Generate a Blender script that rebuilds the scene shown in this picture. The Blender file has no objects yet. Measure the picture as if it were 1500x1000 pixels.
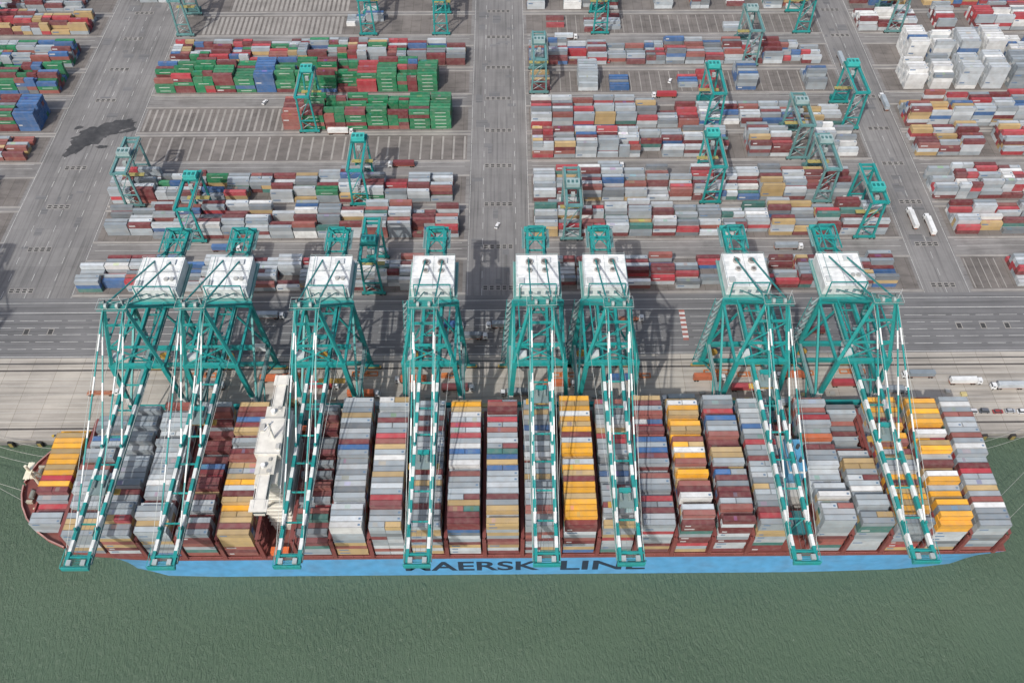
import bpy, math, random
import numpy as np
from mathutils import Vector
random.seed(11)
R=random.random
U=random.uniform
sc=bpy.context.scene

# ------------------------------------------------------------ materials
def newmat(name):
    m=bpy.data.materials.new(name); m.use_nodes=True
    nt=m.node_tree; b=nt.nodes['Principled BSDF']
    return m,nt,b
def N(nt,t,**k):
    n=nt.nodes.new(t)
    for a,v in k.items(): setattr(n,a,v)
    return n
def attr_mat(name,rough,dirt=0.35,dscale=0.6,dirtcol=(0.16,0.13,0.10),dust=0.0,metal=0.0):
    m,nt,b=newmat(name); L=nt.links
    at=N(nt,'ShaderNodeAttribute'); at.attribute_name='Col'
    geo=N(nt,'ShaderNodeNewGeometry')
    n1=N(nt,'ShaderNodeTexNoise'); n1.inputs['Scale'].default_value=dscale; n1.inputs['Detail'].default_value=4
    L.new(geo.outputs['Position'],n1.inputs['Vector'])
    r=N(nt,'ShaderNodeValToRGB'); r.color_ramp.elements[0].position=0.42; r.color_ramp.elements[1].position=0.75
    r.color_ramp.elements[0].color=(0,0,0,1); r.color_ramp.elements[1].color=(dirt,)*3+(1,)
    L.new(n1.outputs['Fac'],r.inputs['Fac'])
    mx=N(nt,'ShaderNodeMixRGB'); mx.inputs['Color2'].default_value=dirtcol+(1,)
    L.new(r.outputs['Color'],mx.inputs['Fac']); L.new(at.outputs['Color'],mx.inputs['Color1'])
    n2=N(nt,'ShaderNodeTexNoise'); n2.inputs['Scale'].default_value=0.25; n2.inputs['Detail'].default_value=2
    L.new(geo.outputs['Position'],n2.inputs['Vector'])
    mr=N(nt,'ShaderNodeMapRange'); mr.inputs['From Min'].default_value=0.3; mr.inputs['From Max'].default_value=0.7
    mr.inputs['To Min'].default_value=0.88; mr.inputs['To Max'].default_value=1.10
    L.new(n2.outputs['Fac'],mr.inputs['Value'])
    vm=N(nt,'ShaderNodeVectorMath',operation='SCALE')
    L.new(mx.outputs['Color'],vm.inputs[0]); L.new(mr.outputs['Result'],vm.inputs['Scale'])
    L.new(vm.outputs[0],b.inputs['Base Color'])
    b.inputs['Roughness'].default_value=rough; b.inputs['Metallic'].default_value=metal
    return m
M_cont=attr_mat('container_paint',0.6,0.34,0.5,(0.21,0.175,0.145))
M_steel=attr_mat('crane_paint',0.5,0.28,0.35,(0.13,0.18,0.17))
M_ship=attr_mat('ship_paint',0.5,0.18,0.12,(0.20,0.15,0.13))
M_veh=attr_mat('vehicle_paint',0.45,0.12,0.6)

def ground_mat(name,col,var=0.25,s1=0.02,s2=0.4,dark=(0.06,0.06,0.06),streak=None,rough=0.9,slab=None,tyre=None,amt=0.75,mort=(0.6,0.58,0.55,1)):
    m,nt,b=newmat(name); L=nt.links
    geo=N(nt,'ShaderNodeNewGeometry')
    n1=N(nt,'ShaderNodeTexNoise'); n1.inputs['Scale'].default_value=s1; n1.inputs['Detail'].default_value=8; n1.inputs['Roughness'].default_value=0.7
    L.new(geo.outputs['Position'],n1.inputs['Vector'])
    mr=N(nt,'ShaderNodeMapRange'); mr.inputs['From Min'].default_value=0.3; mr.inputs['From Max'].default_value=0.7
    mr.inputs['To Min'].default_value=1-var; mr.inputs['To Max'].default_value=1+var
    L.new(n1.outputs['Fac'],mr.inputs['Value'])
    mp=N(nt,'ShaderNodeMapping'); L.new(geo.outputs['Position'],mp.inputs['Vector'])
    mp.inputs['Scale'].default_value=streak or (1,1,1)
    n2=N(nt,'ShaderNodeTexNoise'); n2.inputs['Scale'].default_value=s2; n2.inputs['Detail'].default_value=4
    L.new(mp.outputs[0],n2.inputs['Vector'])
    r=N(nt,'ShaderNodeValToRGB'); r.color_ramp.elements[0].position=0.5; r.color_ramp.elements[1].position=0.8
    r.color_ramp.elements[0].color=(0,0,0,1); r.color_ramp.elements[1].color=(amt,)*3+(1,)
    L.new(n2.outputs['Fac'],r.inputs['Fac'])
    mx=N(nt,'ShaderNodeMixRGB'); mx.inputs['Color1'].default_value=col+(1,); mx.inputs['Color2'].default_value=dark+(1,)
    L.new(r.outputs['Color'],mx.inputs['Fac'])
    last=mx.outputs['Color']
    if tyre:
        mp3=N(nt,'ShaderNodeMapping'); L.new(geo.outputs['Position'],mp3.inputs['Vector']); mp3.inputs['Scale'].default_value=tyre
        n3=N(nt,'ShaderNodeTexNoise'); n3.inputs['Scale'].default_value=1.0; n3.inputs['Detail'].default_value=3
        L.new(mp3.outputs[0],n3.inputs['Vector'])
        m3=N(nt,'ShaderNodeMapRange'); m3.inputs['From Min'].default_value=.5; m3.inputs['From Max'].default_value=.72; m3.inputs['To Min'].default_value=0; m3.inputs['To Max'].default_value=.6
        L.new(n3.outputs['Fac'],m3.inputs['Value'])
        x3=N(nt,'ShaderNodeMixRGB'); x3.inputs['Color2'].default_value=tuple(c*.42 for c in col)+(1,)
        L.new(m3.outputs['Result'],x3.inputs['Fac']); L.new(last,x3.inputs['Color1']); last=x3.outputs['Color']
    if slab:
        br=N(nt,'ShaderNodeTexBrick'); br.offset=0.0
        br.inputs['Scale'].default_value=1.0; br.inputs['Brick Width'].default_value=slab[0]; br.inputs['Row Height'].default_value=slab[1]
        br.inputs['Mortar Size'].default_value=0.12; br.inputs['Color1'].default_value=(1,1,1,1); br.inputs['Color2'].default_value=(0.88,0.88,0.89,1)
        br.inputs['Mortar'].default_value=mort
        L.new(geo.outputs['Position'],br.inputs['Vector'])
        mm=N(nt,'ShaderNodeMixRGB',blend_type='MULTIPLY'); mm.inputs['Fac'].default_value=1
        L.new(last,mm.inputs['Color1']); L.new(br.outputs['Color'],mm.inputs['Color2']); last=mm.outputs['Color']
    vm=N(nt,'ShaderNodeVectorMath',operation='SCALE')
    L.new(last,vm.inputs[0]); L.new(mr.outputs['Result'],vm.inputs['Scale'])
    L.new(vm.outputs[0],b.inputs['Base Color'])
    b.inputs['Roughness'].default_value=rough
    return m
M_ground=ground_mat('yard_asphalt',(0.205,0.198,0.192),0.24,0.025,0.12,(0.13,0.125,0.12),tyre=(.05,.7,1))
M_roadY=ground_mat('road_asphalt_long',(0.205,0.2,0.195),0.24,0.03,0.3,(0.12,0.118,0.115),(1,0.04,1),tyre=(.9,.02,1),slab=(9,14),mort=(.8,.8,.8,1))
M_roadX=ground_mat('quay_road_asphalt',(0.158,0.158,0.160),0.18,0.03,0.5,(0.085,0.085,0.087),(0.03,1,1),tyre=(.015,.9,1))
M_apron=ground_mat('quay_concrete',(0.41,0.38,0.335),0.17,0.03,0.3,(0.25,0.23,0.20),(0.08,1,1),slab=(12,8),tyre=(.02,.5,1))
M_pad=ground_mat('block_pad',(0.165,0.150,0.138),0.3,0.05,0.3,(0.088,0.08,0.075),(0.3,1,1),slab=(6.4,25))
M_white=ground_mat('road_paint_white',(0.56,0.56,0.54),0.2,0.2,0.8,(0.24,0.24,0.24))
M_strip=ground_mat('concrete_strip',(0.29,0.275,0.255),0.25,0.1,0.4,(0.16,0.15,0.14))
M_dark=ground_mat('dark_grate',(0.05,0.05,0.05),0.2,0.2,0.8)
M_red=ground_mat('road_paint_red',(0.33,0.12,0.10),0.2,0.2,0.8)
M_wet=ground_mat('wet_asphalt',(0.055,0.053,0.051),0.4,0.12,0.35,(.10,.098,.095),rough=0.45)

def water_mat():
    m,nt,b=newmat('sea_water'); L=nt.links
    geo=N(nt,'ShaderNodeNewGeometry')
    mpc=N(nt,'ShaderNodeMapping'); mpc.inputs['Scale'].default_value=(.5,1.4,1); L.new(geo.outputs['Position'],mpc.inputs['Vector'])
    n1=N(nt,'ShaderNodeTexNoise'); n1.inputs['Scale'].default_value=0.012; n1.inputs['Detail'].default_value=5
    L.new(mpc.outputs[0],n1.inputs['Vector'])
    r=N(nt,'ShaderNodeValToRGB'); r.color_ramp.elements[0].position=0.3; r.color_ramp.elements[1].position=0.75
    r.color_ramp.elements[0].color=(0.072,0.112,0.074,1); r.color_ramp.elements[1].color=(0.094,0.137,0.094,1)
    L.new(n1.outputs['Fac'],r.inputs['Fac'])
    mp=N(nt,'ShaderNodeMapping'); mp.inputs['Rotation'].default_value=(0,0,math.radians(-28)); mp.inputs['Scale'].default_value=(1.35,0.6,1)
    L.new(geo.outputs['Position'],mp.inputs['Vector'])
    # sparse pale flecks: foam crests, with sun glints painted into the colour
    nf=N(nt,'ShaderNodeTexNoise'); nf.inputs['Scale'].default_value=0.8; nf.inputs['Detail'].default_value=3
    L.new(mp.outputs[0],nf.inputs['Vector'])
    mf=N(nt,'ShaderNodeMapRange'); mf.inputs['From Min'].default_value=.70; mf.inputs['From Max'].default_value=.78; mf.inputs['To Max'].default_value=.38
    L.new(nf.outputs['Fac'],mf.inputs['Value'])
    mx=N(nt,'ShaderNodeMixRGB'); mx.inputs['Color2'].default_value=(.42,.46,.40,1)
    L.new(mf.outputs['Result'],mx.inputs['Fac']); L.new(r.outputs['Color'],mx.inputs['Color1'])
    L.new(mx.outputs['Color'],b.inputs['Base Color'])
    b.inputs['Roughness'].default_value=0.13; b.inputs['IOR'].default_value=1.33
    n2=N(nt,'ShaderNodeTexNoise'); n2.inputs['Scale'].default_value=0.5; n2.inputs['Detail'].default_value=7; n2.inputs['Roughness'].default_value=0.65; n2.inputs['Distortion'].default_value=0.4
    L.new(mp.outputs[0],n2.inputs['Vector'])
    n3=N(nt,'ShaderNodeTexNoise'); n3.inputs['Scale'].default_value=0.02; n3.inputs['Detail'].default_value=3
    L.new(geo.outputs['Position'],n3.inputs['Vector'])
    mr=N(nt,'ShaderNodeMapRange'); mr.inputs['From Min'].default_value=.35; mr.inputs['From Max'].default_value=.65; mr.inputs['To Min'].default_value=.6; mr.inputs['To Max'].default_value=1.0
    L.new(n3.outputs['Fac'],mr.inputs['Value'])
    bp=N(nt,'ShaderNodeBump'); bp.inputs['Distance'].default_value=1.45
    L.new(mr.outputs['Result'],bp.inputs['Strength'])
    L.new(n2.outputs['Fac'],bp.inputs['Height']); L.new(bp.outputs[0],b.inputs['Normal'])
    return m
M_water=water_mat()

# ------------------------------------------------------------ builder
def link(o,parent=None):
    sc.collection.objects.link(o)
    if parent: o.parent=parent
    return o
class MB:
    def __init__(s): s.v=[]; s.f=[]; s.c=[]
    def box(s,x0,x1,y0,y1,z0,z1,c,ctop=None):
        n=len(s.v)
        s.v+=[(x0,y0,z0),(x1,y0,z0),(x1,y1,z0),(x0,y1,z0),(x0,y0,z1),(x1,y0,z1),(x1,y1,z1),(x0,y1,z1)]
        s.f+=[(n+3,n+2,n+1,n),(n+4,n+5,n+6,n+7),(n,n+1,n+5,n+4),(n+1,n+2,n+6,n+5),(n+2,n+3,n+7,n+6),(n+3,n,n+4,n+7)]
        s.c+=[c,ctop or c,c,c,c,c]
    def quad(s,a,b,c_,d,c):
        n=len(s.v); s.v+=[a,b,c_,d]; s.f.append((n,n+1,n+2,n+3)); s.c.append(c)
    def beam(s,p,q,w,h,c):
        p=Vector(p); q=Vector(q); d=(q-p)
        if d.length<1e-6: return
        d.normalize(); up=Vector((0,0,1))
        if abs(d.z)>0.999: up=Vector((0,1,0))
        a=d.cross(up).normalized(); b=a.cross(d).normalized()
        a=a*(w/2); b=b*(h/2); n=len(s.v)
        for o in (p,q):
            for e in (-a-b,a-b,a+b,-a+b): s.v.append(tuple(o+e))
        s.f+=[(n,n+3,n+2,n+1),(n+4,n+5,n+6,n+7),(n,n+1,n+5,n+4),(n+1,n+2,n+6,n+5),(n+2,n+3,n+7,n+6),(n+3,n,n+4,n+7)]
        s.c+=[c]*6
    def stripes(s,p,q,w,h,seg,c1,c2,frac=.5):
        p=Vector(p); q=Vector(q); L=(q-p).length; k=max(1,round(L/(2*seg)))
        for i in range(k):
            a=i/k; b=(i+frac)/k; e=(i+1)/k
            s.beam(p.lerp(q,a),p.lerp(q,b),w,h,c1); s.beam(p.lerp(q,b),p.lerp(q,e),w,h,c2)
    def cyl(s,p,q,r,c,n=10):
        p=Vector(p); q=Vector(q); d=(q-p).normalized(); up=Vector((0,0,1)) if abs(d.z)<0.9 else Vector((0,1,0))
        a=d.cross(up).normalized(); b=d.cross(a); k=len(s.v)
        for o in (p,q):
            for i in range(n):
                t=2*math.pi*i/n; s.v.append(tuple(o+a*r*math.cos(t)+b*r*math.sin(t)))
        for i in range(n):
            j=(i+1)%n; s.f.append((k+i,k+j,k+n+j,k+n+i)); s.c.append(c)
        s.f.append(tuple(k+i for i in range(n-1,-1,-1))); s.c.append(c)
        s.f.append(tuple(k+n+i for i in range(n))); s.c.append(c)
    def obj(s,name,mat,origin=(0,0,0),parent=None):
        v=np.array(s.v,dtype=float)-np.array(origin)
        me=bpy.data.meshes.new(name); me.from_pydata(v.tolist(),[],s.f)
        ln=np.array([len(f) for f in s.f]); col=np.ones((len(s.f),4)); col[:,:3]=np.array(s.c)[:,:3]
        a=me.color_attributes.new('Col','FLOAT_COLOR','CORNER')
        a.data.foreach_set('color',np.repeat(col,ln,axis=0).ravel())
        me.materials.append(mat); me.update()
        o=bpy.data.objects.new(name,me); o.location=origin
        return link(o,parent)
def sheet(mats_quads,name,mat):
    v=[];f=[]
    for (x0,x1,y0,y1,z) in mats_quads:
        n=len(v); v+=[(x0,y0,z),(x1,y0,z),(x1,y1,z),(x0,y1,z)]; f.append((n,n+1,n+2,n+3))
    me=bpy.data.meshes.new(name); me.from_pydata(v,[],f); me.materials.append(mat)
    return link(bpy.data.objects.new(name,me))
def empty(name,loc=(0,0,0)):
    e=bpy.data.objects.new(name,None); e.location=loc; link(e); return e

# ------------------------------------------------------------ colours
C=dict(G=(0.325,0.37,0.40),L=(0.47,0.51,0.535),W=(0.70,0.71,0.70),B=(0.165,0.036,0.040),R=(0.40,0.045,0.058),
       U=(0.05,0.135,0.31),Y=(0.80,0.39,0.028),T=(0.45,0.32,0.15),K=(0.05,0.17,0.15),D=(0.17,0.195,0.215),
       E=(0.010,0.185,0.075),O=(0.56,0.145,0.055),P=(0.28,0.09,0.075),M=(0.24,0.28,0.31))
def jit(k,a=0.20):
    c=C[k]; s=U(1-a,1+a*0.7); w=U(0.0,0.10)  # w mixes in grey: haze put into the container colours, raising the darks
    return tuple(max(0,(x*s)*(1-w)+0.35*w) for x in c)
def pick(p): return random.choice(p)
MIX='GGGGGGGMMMLLLLLBBBBBRUUTTWWKDDPPO'
def container(mb,x,y,z,k,L=12.19,top=False,jx=.05):
    w=2.38; h=2.54
    x+=U(-jx,jx); y+=U(-.03,.03)
    c=jit(k); s=U(0.86,1.12); ct=tuple(min(1,a*s) for a in c)
    mb.box(x,x+L,y,y+w,z,z+h,c,ct)
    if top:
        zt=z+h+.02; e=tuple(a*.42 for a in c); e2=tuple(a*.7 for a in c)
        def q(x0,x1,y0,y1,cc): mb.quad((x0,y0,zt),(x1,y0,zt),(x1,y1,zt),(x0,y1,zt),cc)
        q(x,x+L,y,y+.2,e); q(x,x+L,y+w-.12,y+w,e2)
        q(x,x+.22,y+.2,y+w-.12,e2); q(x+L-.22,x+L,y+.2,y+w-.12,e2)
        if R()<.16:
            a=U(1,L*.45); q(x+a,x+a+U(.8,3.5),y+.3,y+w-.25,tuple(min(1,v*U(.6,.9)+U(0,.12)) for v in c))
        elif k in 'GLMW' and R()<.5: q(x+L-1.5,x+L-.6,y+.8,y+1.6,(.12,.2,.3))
    return c

# ------------------------------------------------------------ terrain and water
Z=4.0
QE=215.0
sheet([(-3000,3000,-1500,QE,0.0)],'water',M_water)
g=MB(); 
g.quad((-3000,QE,Z),(3000,QE,Z),(3000,4000,Z),(-3000,4000,Z),(0,0,0))
g.quad((-3000,QE,-6),(3000,QE,-6),(3000,QE,Z),(-3000,QE,Z),(0,0,0))
g.obj('ground',M_ground)
sheet([(-1500,1500,QE+0.9,261.5,Z+0.012)],'quay_apron',M_apron)
sheet([(-1500,1500,261.5,300,Z+0.012)],'quay_road',M_roadX)
sheet([(-21,13,300,900,Z+0.012),(-272,-222,300,900,Z+0.012),(214,239,300,900,Z+0.012)],'cross_road',M_roadY)
q=MB(); q.box(-1500,1500,QE-0.25,QE+0.9,Z-1.4,Z+0.14,(0.32,0.30,0.27))
q.obj('quay_kerb',M_ship)
f=MB()
x=-420
while x<430:
    f.box(x-1.2,x+1.2,QE-1.5,QE-0.26,0.6,Z-0.2,(0.03,0.03,0.03)); f.box(x-.8,x+.8,QE-1.7,QE-1.51,0.9,Z-0.5,(0.28,0.22,0.07))
    x+=13
f.obj('quay_fender',M_ship)
f=MB(); x=-414
while x<430:
    f.cyl((x,QE+1.8,Z),(x,QE+1.8,Z+0.7),0.35,(0.5,0.35,0.05)); f.cyl((x,QE+1.8,Z+0.7),(x,QE+1.8,Z+0.95),0.6,(0.5,0.35,0.05)); x+=26
f.obj('mooring_bollard',M_ship)
f=MB()
for y in (221,254):
    f.box(-1400,1400,y-0.12,y+0.12,Z+0.02,Z+0.1,(0.12,0.10,0.09))
f.obj('crane_rail',M_ship)
sheet([(-1400,1400,y-0.5,y+0.5,Z+0.016) for y in (221,254)]+[(-1400,1400,257.8,258.5,Z+0.016)],'rail_trench',M_dark)
marks=[]
for y,w in ((262.2,.3),(267,.2),(271.5,.2),(276,.2),(280.5,.2),(285,.2),(290,.3),(296.5,.25)):
    if w>0.2: marks.append((-700,700,y,y+w,Z+0.024))
    else:
        x=-700
        while x<700: marks.append((x,x+9,y,y+w,Z+0.024)); x+=12
for y in (225,230,235,240,245,249): marks.append((-700,700,y,y+.12,Z+0.024))
for xx in (-20.5,12.3,-13,5,-271,-223,-259,-247,-235,214.6,238,226.3):
    y=300
    while y<800: marks.append((xx,xx+.17,y,y+ (5 if xx in (-13,5,-259,-247,-235,226.3) else 11.5),Z+0.024)); y+=12
for y in (333.2,337.5,399.6,403.2,464.5,467,528.5,532):
    for a,b_ in ((-220,-24),(15,212),(242,420),(-420,-275)): marks.append((a,b_,y,y+.16,Z+.027))
sheet(marks,'road_marking',M_white)
gw=[];gd=[]
for cx,n in ((-4.5,5),(226,4),(-250,4)):
    for y in (303.5,333,366,398.5,430.5,462,494.5,529,560,592):
        xo=cx+ (0 if cx<100 else U(-1,1))-n*1.6
        for i in range(n):
            a=xo+i*3.3
            gw.append((a,a+2.8,y,y+3.4,Z+0.033)); gd.append((a+.4,a+2.4,y+.4,y+1.5,Z+0.043)); gd.append((a+.4,a+2.4,y+1.9,y+3.0,Z+0.043))
for x in (-262,-240,-228,224,236,248):
    for y in (276,): 
        gw.append((x,x+3,y,y+4,Z+.033)); gd.append((x+.4,x+2.6,y+.4,y+3.6,Z+.043))
sheet(gw,'drain_frame',M_strip); sheet(gd,'drain_grate',M_dark)
cr=[];cw=[]
for i in range(13):
    (cr if i%2==0 else cw).append((86.8,89.6,270+i*1.5,271.5+i*1.5,Z+0.03))
sheet(cr,'crossing_red',M_red); sheet(cw,'crossing_white',M_white)
me=bpy.data.meshes.new('wet_patch'); pts=[]; fs=[]
def blob(cx,cy,rx,ry,n=48,z=Z+.02,rot=.5):
    k=len(pts); ph=[U(0,6) for _ in range(4)]
    for i in range(n):
        t=2*math.pi*i/n; r=1+.16*math.sin(2*t+ph[0])+.12*math.sin(3*t+ph[1])+.10*math.sin(7*t+ph[2])+.07*math.sin(13*t+ph[3])+U(-.06,.06)
        dx=rx*r*math.cos(t); dy=ry*r*math.sin(t)
        pts.append((cx+dx*math.cos(rot)-dy*math.sin(rot),cy+dx*math.sin(rot)+dy*math.cos(rot),z))
    fs.append(tuple(range(k,k+n)))
blob(-246,431,16,8.5,90,Z+.05); blob(-234,440,9,4.5,50,Z+.053,.2); blob(-254,421,10,5.5,50,Z+.056,.9); blob(-228,434,5,1.6,30,Z+.059); blob(-259,437,3,1.4,20,Z+.062); blob(-240,419,4,1.2,20,Z+.065,.1)
me.from_pydata(pts,[],fs); me.materials.append(M_wet); link(bpy.data.objects.new('wet_patch',me))
rp=[]
for i in range(110):
    rg=random.choice(((-270,-226,305,600),(-20,10,305,600),(214,236,305,600),(-280,280,262,298)))
    x=U(rg[0],rg[1]-8); y=U(rg[2],rg[3]-8); rp.append((x,x+U(1.5,8),y,y+U(1.5,8),Z+.0165+i*.00003))
sheet(rp,'asphalt_repair',M_roadX)

# ------------------------------------------------------------ yard blocks
BY=[304,342,370,407,434,471,499,536,564,601,629,666,694]
ROW=2.75; SL=12.7
pads=[];strips=[];slots=[]
def pad(x0,x1,y):
    pads.append((x0-1,x1+1,y-1.5,y+21,Z+0.02))
    for yy in (y-3.2,y+21.2): strips.append((x0-3,x1+3,yy,yy+1.4,Z+0.024))
def bare(x0,x1,y,step=6.5,w=1.1):
    x=x0
    while x<x1:
        slots.append((x,x+w,y-1,y+20,Z+0.03)); x+=step
def logo_quads(mb,x,y,z,k,L):
    if k=='E' :
        mb.box(x+2.8,x+L-2.8,y-0.05,y-0.035,z+1.1,z+1.6,(0.45,0.52,0.46))
    elif R()<0.22 and L>8:
        c=(0.55,0.55,0.55) if k in 'BRUKOP' else (0.12,0.2,0.32)
        mb.box(x+0.8,x+U(2.5,5),y-0.05,y-0.035,z+1.3,z+2.1,c)
def block(x0,x1,y,pal=MIX,hmin=1,hmax=4,fill=0.93,uniform=0.0,rows=7,sl=SL,name='container_stack',rowvar=1.0):
    mb=MB(); x=x0; hs=random.randint(hmin,hmax)
    while x+12.2<=x1+0.5:
        if R()<0.55: hs=max(hmin,min(hmax,hs+random.choice((-2,-1,1,2))))
        if R()<fill:
            uk=pick(pal); isu=R()<uniform
            tw=R()<0.2 and not isu
            for r in range(rows):
                h=hs-(R()<.2) if isu else hs-random.choice((0,0,0,0,1,1,2,3)) if R()<rowvar else hs
                h=max(0,h); rk=pick(pal)
                for t in range(h):
                    k=(uk if R()<.8 else pick(pal)) if isu else (rk if R()<0.35 else pick(pal))
                    yy=y+r*ROW; zz=Z+0.03+t*2.6
                    if tw and R()<0.8:
                        container(mb,x,yy,zz,k,6.0,t==h-1,.07); container(mb,x+6.2,yy,zz,pick(pal),6.0,t==h-1,.07)
                    else:
                        container(mb,x,yy,zz,k,12.19,t==h-1,.18); 
                        if r==0 or t>=h-1: logo_quads(mb,x,yy,zz,k,12.19)
        x+=sl
    if mb.v: mb.obj(name,M_cont,(x0,y,Z))
GREY='GGGGMMGLLLLLLBBBPTWDDKUR'
REDG='BBPRGGLGMTBLLGU'
EV='EEEEEEEBBBBP'
LX0,LX1=-220,-24
block(LX0,LX1,304,GREY,2,3,0.98); pad(LX0,LX1,304)
block(LX0+4,LX1,342,GREY+'BBP',3,4,0.98); pad(LX0,LX1,342)
block(LX0,LX1,370,GREY+'BEBE',3,4,0.98); pad(LX0,LX1,370)
pad(LX0,LX1,407); bare(LX0,LX1,407)
pad(LX0,LX1,434); bare(LX0,-135,434,4.2,1.3); block(-134,LX1,434,EV,4,5,0.99,0.5)
block(LX0,LX1,471,EV+'RUE',4,5,0.99,0.55); pad(LX0,LX1,471)
block(LX0+4,LX1,499,'GGBBLLUDEPTMBR',3,4,0.98); pad(LX0,LX1,499)
pad(LX0,LX1,536); bare(-205,-110,536,3.3,1.9); block(-108,LX1,536,GREY,1,2,0.5)
pad(LX0,LX1,564); bare(-190,-110,564,3.3,1.9); block(-100,LX1,564,GREY,1,2,0.4)
RX0,RX1=15.5,212
for y in BY[:9]: pad(RX0,RX1,y)
block(RX0+8,RX1,304,GREY+'RRB',2,3,0.98)
block(RX0,RX1,342,GREY+'RTKB',3,4,0.98)
block(RX0,RX1-8,370,REDG+GREY,3,4,0.98)
block(RX0,RX0+160,407,REDG+GREY,3,4,0.96); block(RX0+166,RX1,407,'GGLLWM',2,4,0.95)
block(RX0,RX1-4,434,REDG+GREY+'T',2,4,0.97)
bare(RX0,RX1,471,6.4,0.5)
block(46,60,471,'GLG',3,4,1,0.5); block(66,80,471,'UDK',1,1,1,0.3); block(97,140,471,'UGR',1,1,0.4)
block(146,160,471,'UUDG',3,4,1,0.1); block(190,205,471,'GDUM',3,4,1); block(16,30,471,'BTD',1,2,1)
block(RX0,RX1,499,'GGLMBRGDLPBU',2,4,0.98)
block(RX0,RX0+75,536,REDG,1,1,0.7); block(RX0+120,RX1,536,'LGRW',1,1,0.35)
block(RX0,RX1,564,GREY,1,3,0.7)
bare(RX0+20,RX1,536,6.4,0.5)
F0,F1=242,420
for y in BY[:9]: pad(F0,F1,y)
block(F0+22,F1,304,'GLRBG',2,3,0.95); bare(F0,F0+20,304,4,0.5)
block(F0+2,F1,342,GREY+'RBR',3,4,0.99)
block(F0-2,F1,370,'GLLBMWR',3,4,0.99)
block(F0-1,F1,407,REDG+'RRT',3,4,0.98)
block(F0+1,F1,434,REDG+'RLT',3,5,0.98)
block(F0+10,F1,471,'WWWWLLM',5,7,1.0,0.6,sl=16.5,name='reefer_stack')
block(F0+18,F1,499,'WWWWLLU',4,6,1.0,0.6,sl=16.5,name='reefer_stack')
block(F0+50,F1,536,'WLGBR',2,4,0.9)
block(F0-2,F0+40,536,'WLB',2,3,0.7)
block(F0,F1,564,'BRUTG',2,4,0.9)
G0,G1=-420,-274
for y in BY[:9]: pad(G0,G1,y)
block(G0,G1-8,342,'GDB',1,3,0.8); block(G0,G1-10,370,'GDB',2,4,0.9)
block(G0,G1,407,'GBPTP',2,4,0.95); block(G0,G1,434,'EEEBBUGD',3,5,0.97,0.3)
block(G0,G1,471,'EEEBBPUDE',4,5,0.98,0.3); block(G0,G1,499,'GGPBUGE',3,4,0.97)
block(G0,G1,536,'GBRT',2,3,0.9); block(G0,-290,564,'GLB',1,3,0.9)
block(-256,-228,575,'GL',2,4,1)
for y in BY[9:]:
    for a,b in ((G0,G1),(LX0,LX1),(RX0,RX1),(F0,F1)):
        pad(a,b,y); block(a,b,y,MIX,1,4,0.85)
sheet(pads,'storage_pad',M_pad); sheet(strips,'crane_runway',M_strip); sheet(slots,'slot_marking',M_strip)

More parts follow.
